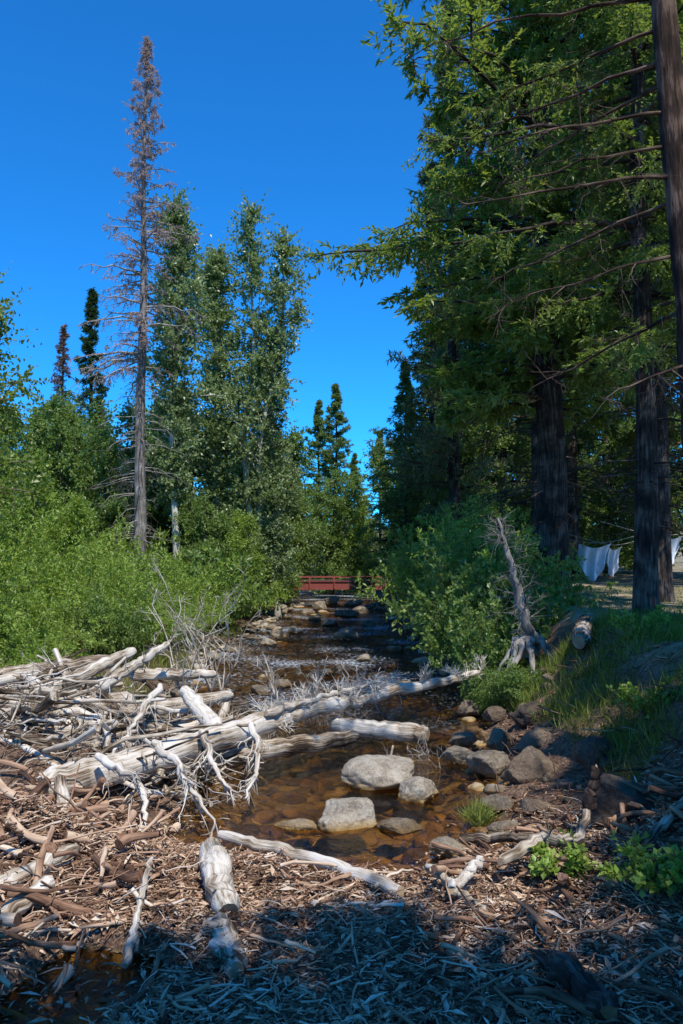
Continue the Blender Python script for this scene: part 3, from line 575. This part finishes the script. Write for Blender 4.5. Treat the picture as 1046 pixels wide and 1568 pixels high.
# ------------------------------------------------------------ footbridge
def simple(name,col,rough=.6,nz=.25,sc=12.):
    m,nt=newmat(name);l=nt.links.new;p=nd(nt,'ShaderNodeBsdfPrincipled');p.inputs['Roughness'].default_value=rough
    geo=nd(nt,'ShaderNodeNewGeometry');n=nd(nt,'ShaderNodeTexNoise',i_Scale=sc,i_Detail=4.);l(geo.outputs['Position'],n.inputs['Vector'])
    r=ramp(nt,[(.3,tuple(c*(1-nz) for c in col)),(.7,tuple(min(1,c*(1+nz)) for c in col))],n.outputs[0]);l(r.outputs[0],p.inputs['Base Color'])
    o=nd(nt,'ShaderNodeOutputMaterial');l(p.outputs[0],o.inputs[0]);return m
M_red=simple('weathered_red_paint',(.27,.065,.05));M_plank=simple('deck_planks',(.16,.1,.07));M_con=simple('concrete',(.3,.28,.25));M_white=simple('white_cloth',(.75,.77,.8),.9,.05);M_rope=simple('rope',(.3,.28,.22))
def box(M,c,s,mat=0):
    c=np.array(c);s=np.array(s)/2;V=np.array([[a,b,d] for a in(-1,1) for b in(-1,1) for d in(-1,1)])*s+c
    M.add(V,np.array([[0,1,3,2],[4,6,7,5],[0,4,5,1],[2,3,7,6],[0,2,6,4],[1,5,7,3]]),mat,.5)
M=MB()
for yy in (-.75,.75):
    box(M,(0,yy,.9),(8.4,.14,.38));box(M,(0,yy,1.1),(8.4,.24,.03));box(M,(0,yy,.7),(8.4,.24,.03))
    for x in np.arange(-3.9,4,1.3): box(M,(x,yy+(-.13 if yy<0 else .13),.9),(.06,.1,.36));box(M,(x,yy,1.22),(.07,.07,.21))
    box(M,(0,yy,1.33),(8.4,.06,.05))
for x in np.arange(-4.1,4.2,.2): box(M,(x,0,1.13),(.18,1.3,.05),1)
box(M,(-4.6,0,.4),(1.0,2.2,1.1),2);box(M,(4.6,0,.4),(1.0,2.2,1.1),2)
put('footbridge',(M,[M_red,M_plank,M_con]),(-.4,43,0),.03)
def sheet(x,y,z,w,h,sag,seed):
    M=MB();u=np.linspace(0,1,22);v=np.linspace(0,1,16);U,V=np.meshgrid(u,v)
    top=-.12*np.sin(np.pi*U);bot=-h*(.35+.65*np.sin(np.pi*np.clip(U*1.0+.08*np.sin(seed),0,1))**.6)
    Zz=top*(1-V)+bot*V;Yy=.08*np.sin(U*17+seed+V*2)*(.3+V)+.15*np.sin(V*2.2)
    i=np.arange(15)[:,None]*22+np.arange(21)[None]
    M.add(np.stack([x+(U-.5)*w*(1-.15*V),y+Yy,z+Zz],-1),np.stack([i,i+1,i+23,i+22],-1),0,.5,None,True)
    tubes(M,curve([(x-w*.5-1.2,y,z+.35),(x-w*.5,y,z),(x+w*.5,y,z),(x+w*.5+1.2,y,z+.35)],10),np.full(10,.008),4,1)
    put('hanging_white_sheet',(M,[M_white,M_rope]))
sheet(6.36,20,2.8,.8,.95,.2,1);sheet(6.95,20.3,2.75,.4,.8,.2,2);sheet(8.15,20,3.0,.9,.8,.2,3)
# ------------------------------------------------------------ light, sky, camera
el=math.radians(60);ax,ay=.35,-.937
S=Vector((ax*math.cos(el),ay*math.cos(el),math.sin(el)))
sd=bpy.data.lights.new('sun','SUN');sd.energy=5.0;sd.angle=math.radians(.5);sd.color=(1,.96,.89)
so=bpy.data.objects.new('sun',sd);bpy.context.scene.collection.objects.link(so);so.rotation_euler=S.to_track_quat('Z','Y').to_euler()
w=bpy.data.worlds.new('World');bpy.context.scene.world=w;w.use_nodes=True;nt=w.node_tree;l=nt.links.new
bg=nt.nodes['Background'];sk=nt.nodes.new('ShaderNodeTexSky');sk.sky_type='NISHITA';sk.sun_disc=False
sk.sun_elevation=el;sk.sun_rotation=math.atan2(ax,ay);sk.altitude=2000;sk.dust_density=.2;sk.ozone_density=3.;sk.air_density=1.
mu=nd(nt,'ShaderNodeMix',data_type='RGBA',blend_type='MULTIPLY');mu.inputs[0].default_value=1;mu.inputs[7].default_value=(.2,1.38,2.4,1)
l(sk.outputs[0],mu.inputs[6]);l(mu.outputs[2],bg.inputs[0]);bg.inputs[1].default_value=.11
cd=bpy.data.cameras.new('camera');cd.sensor_fit='VERTICAL';cd.sensor_height=36;cd.lens=28;cd.clip_end=3000;cd.clip_start=.05
co=bpy.data.objects.new('camera',cd);bpy.context.scene.collection.objects.link(co);co.location=(0,0,2.5);co.rotation_euler=(math.radians(93.1),0,0)
sc=bpy.context.scene;sc.camera=co;sc.view_settings.view_transform='Standard';sc.view_settings.look='None';sc.view_settings.exposure=0
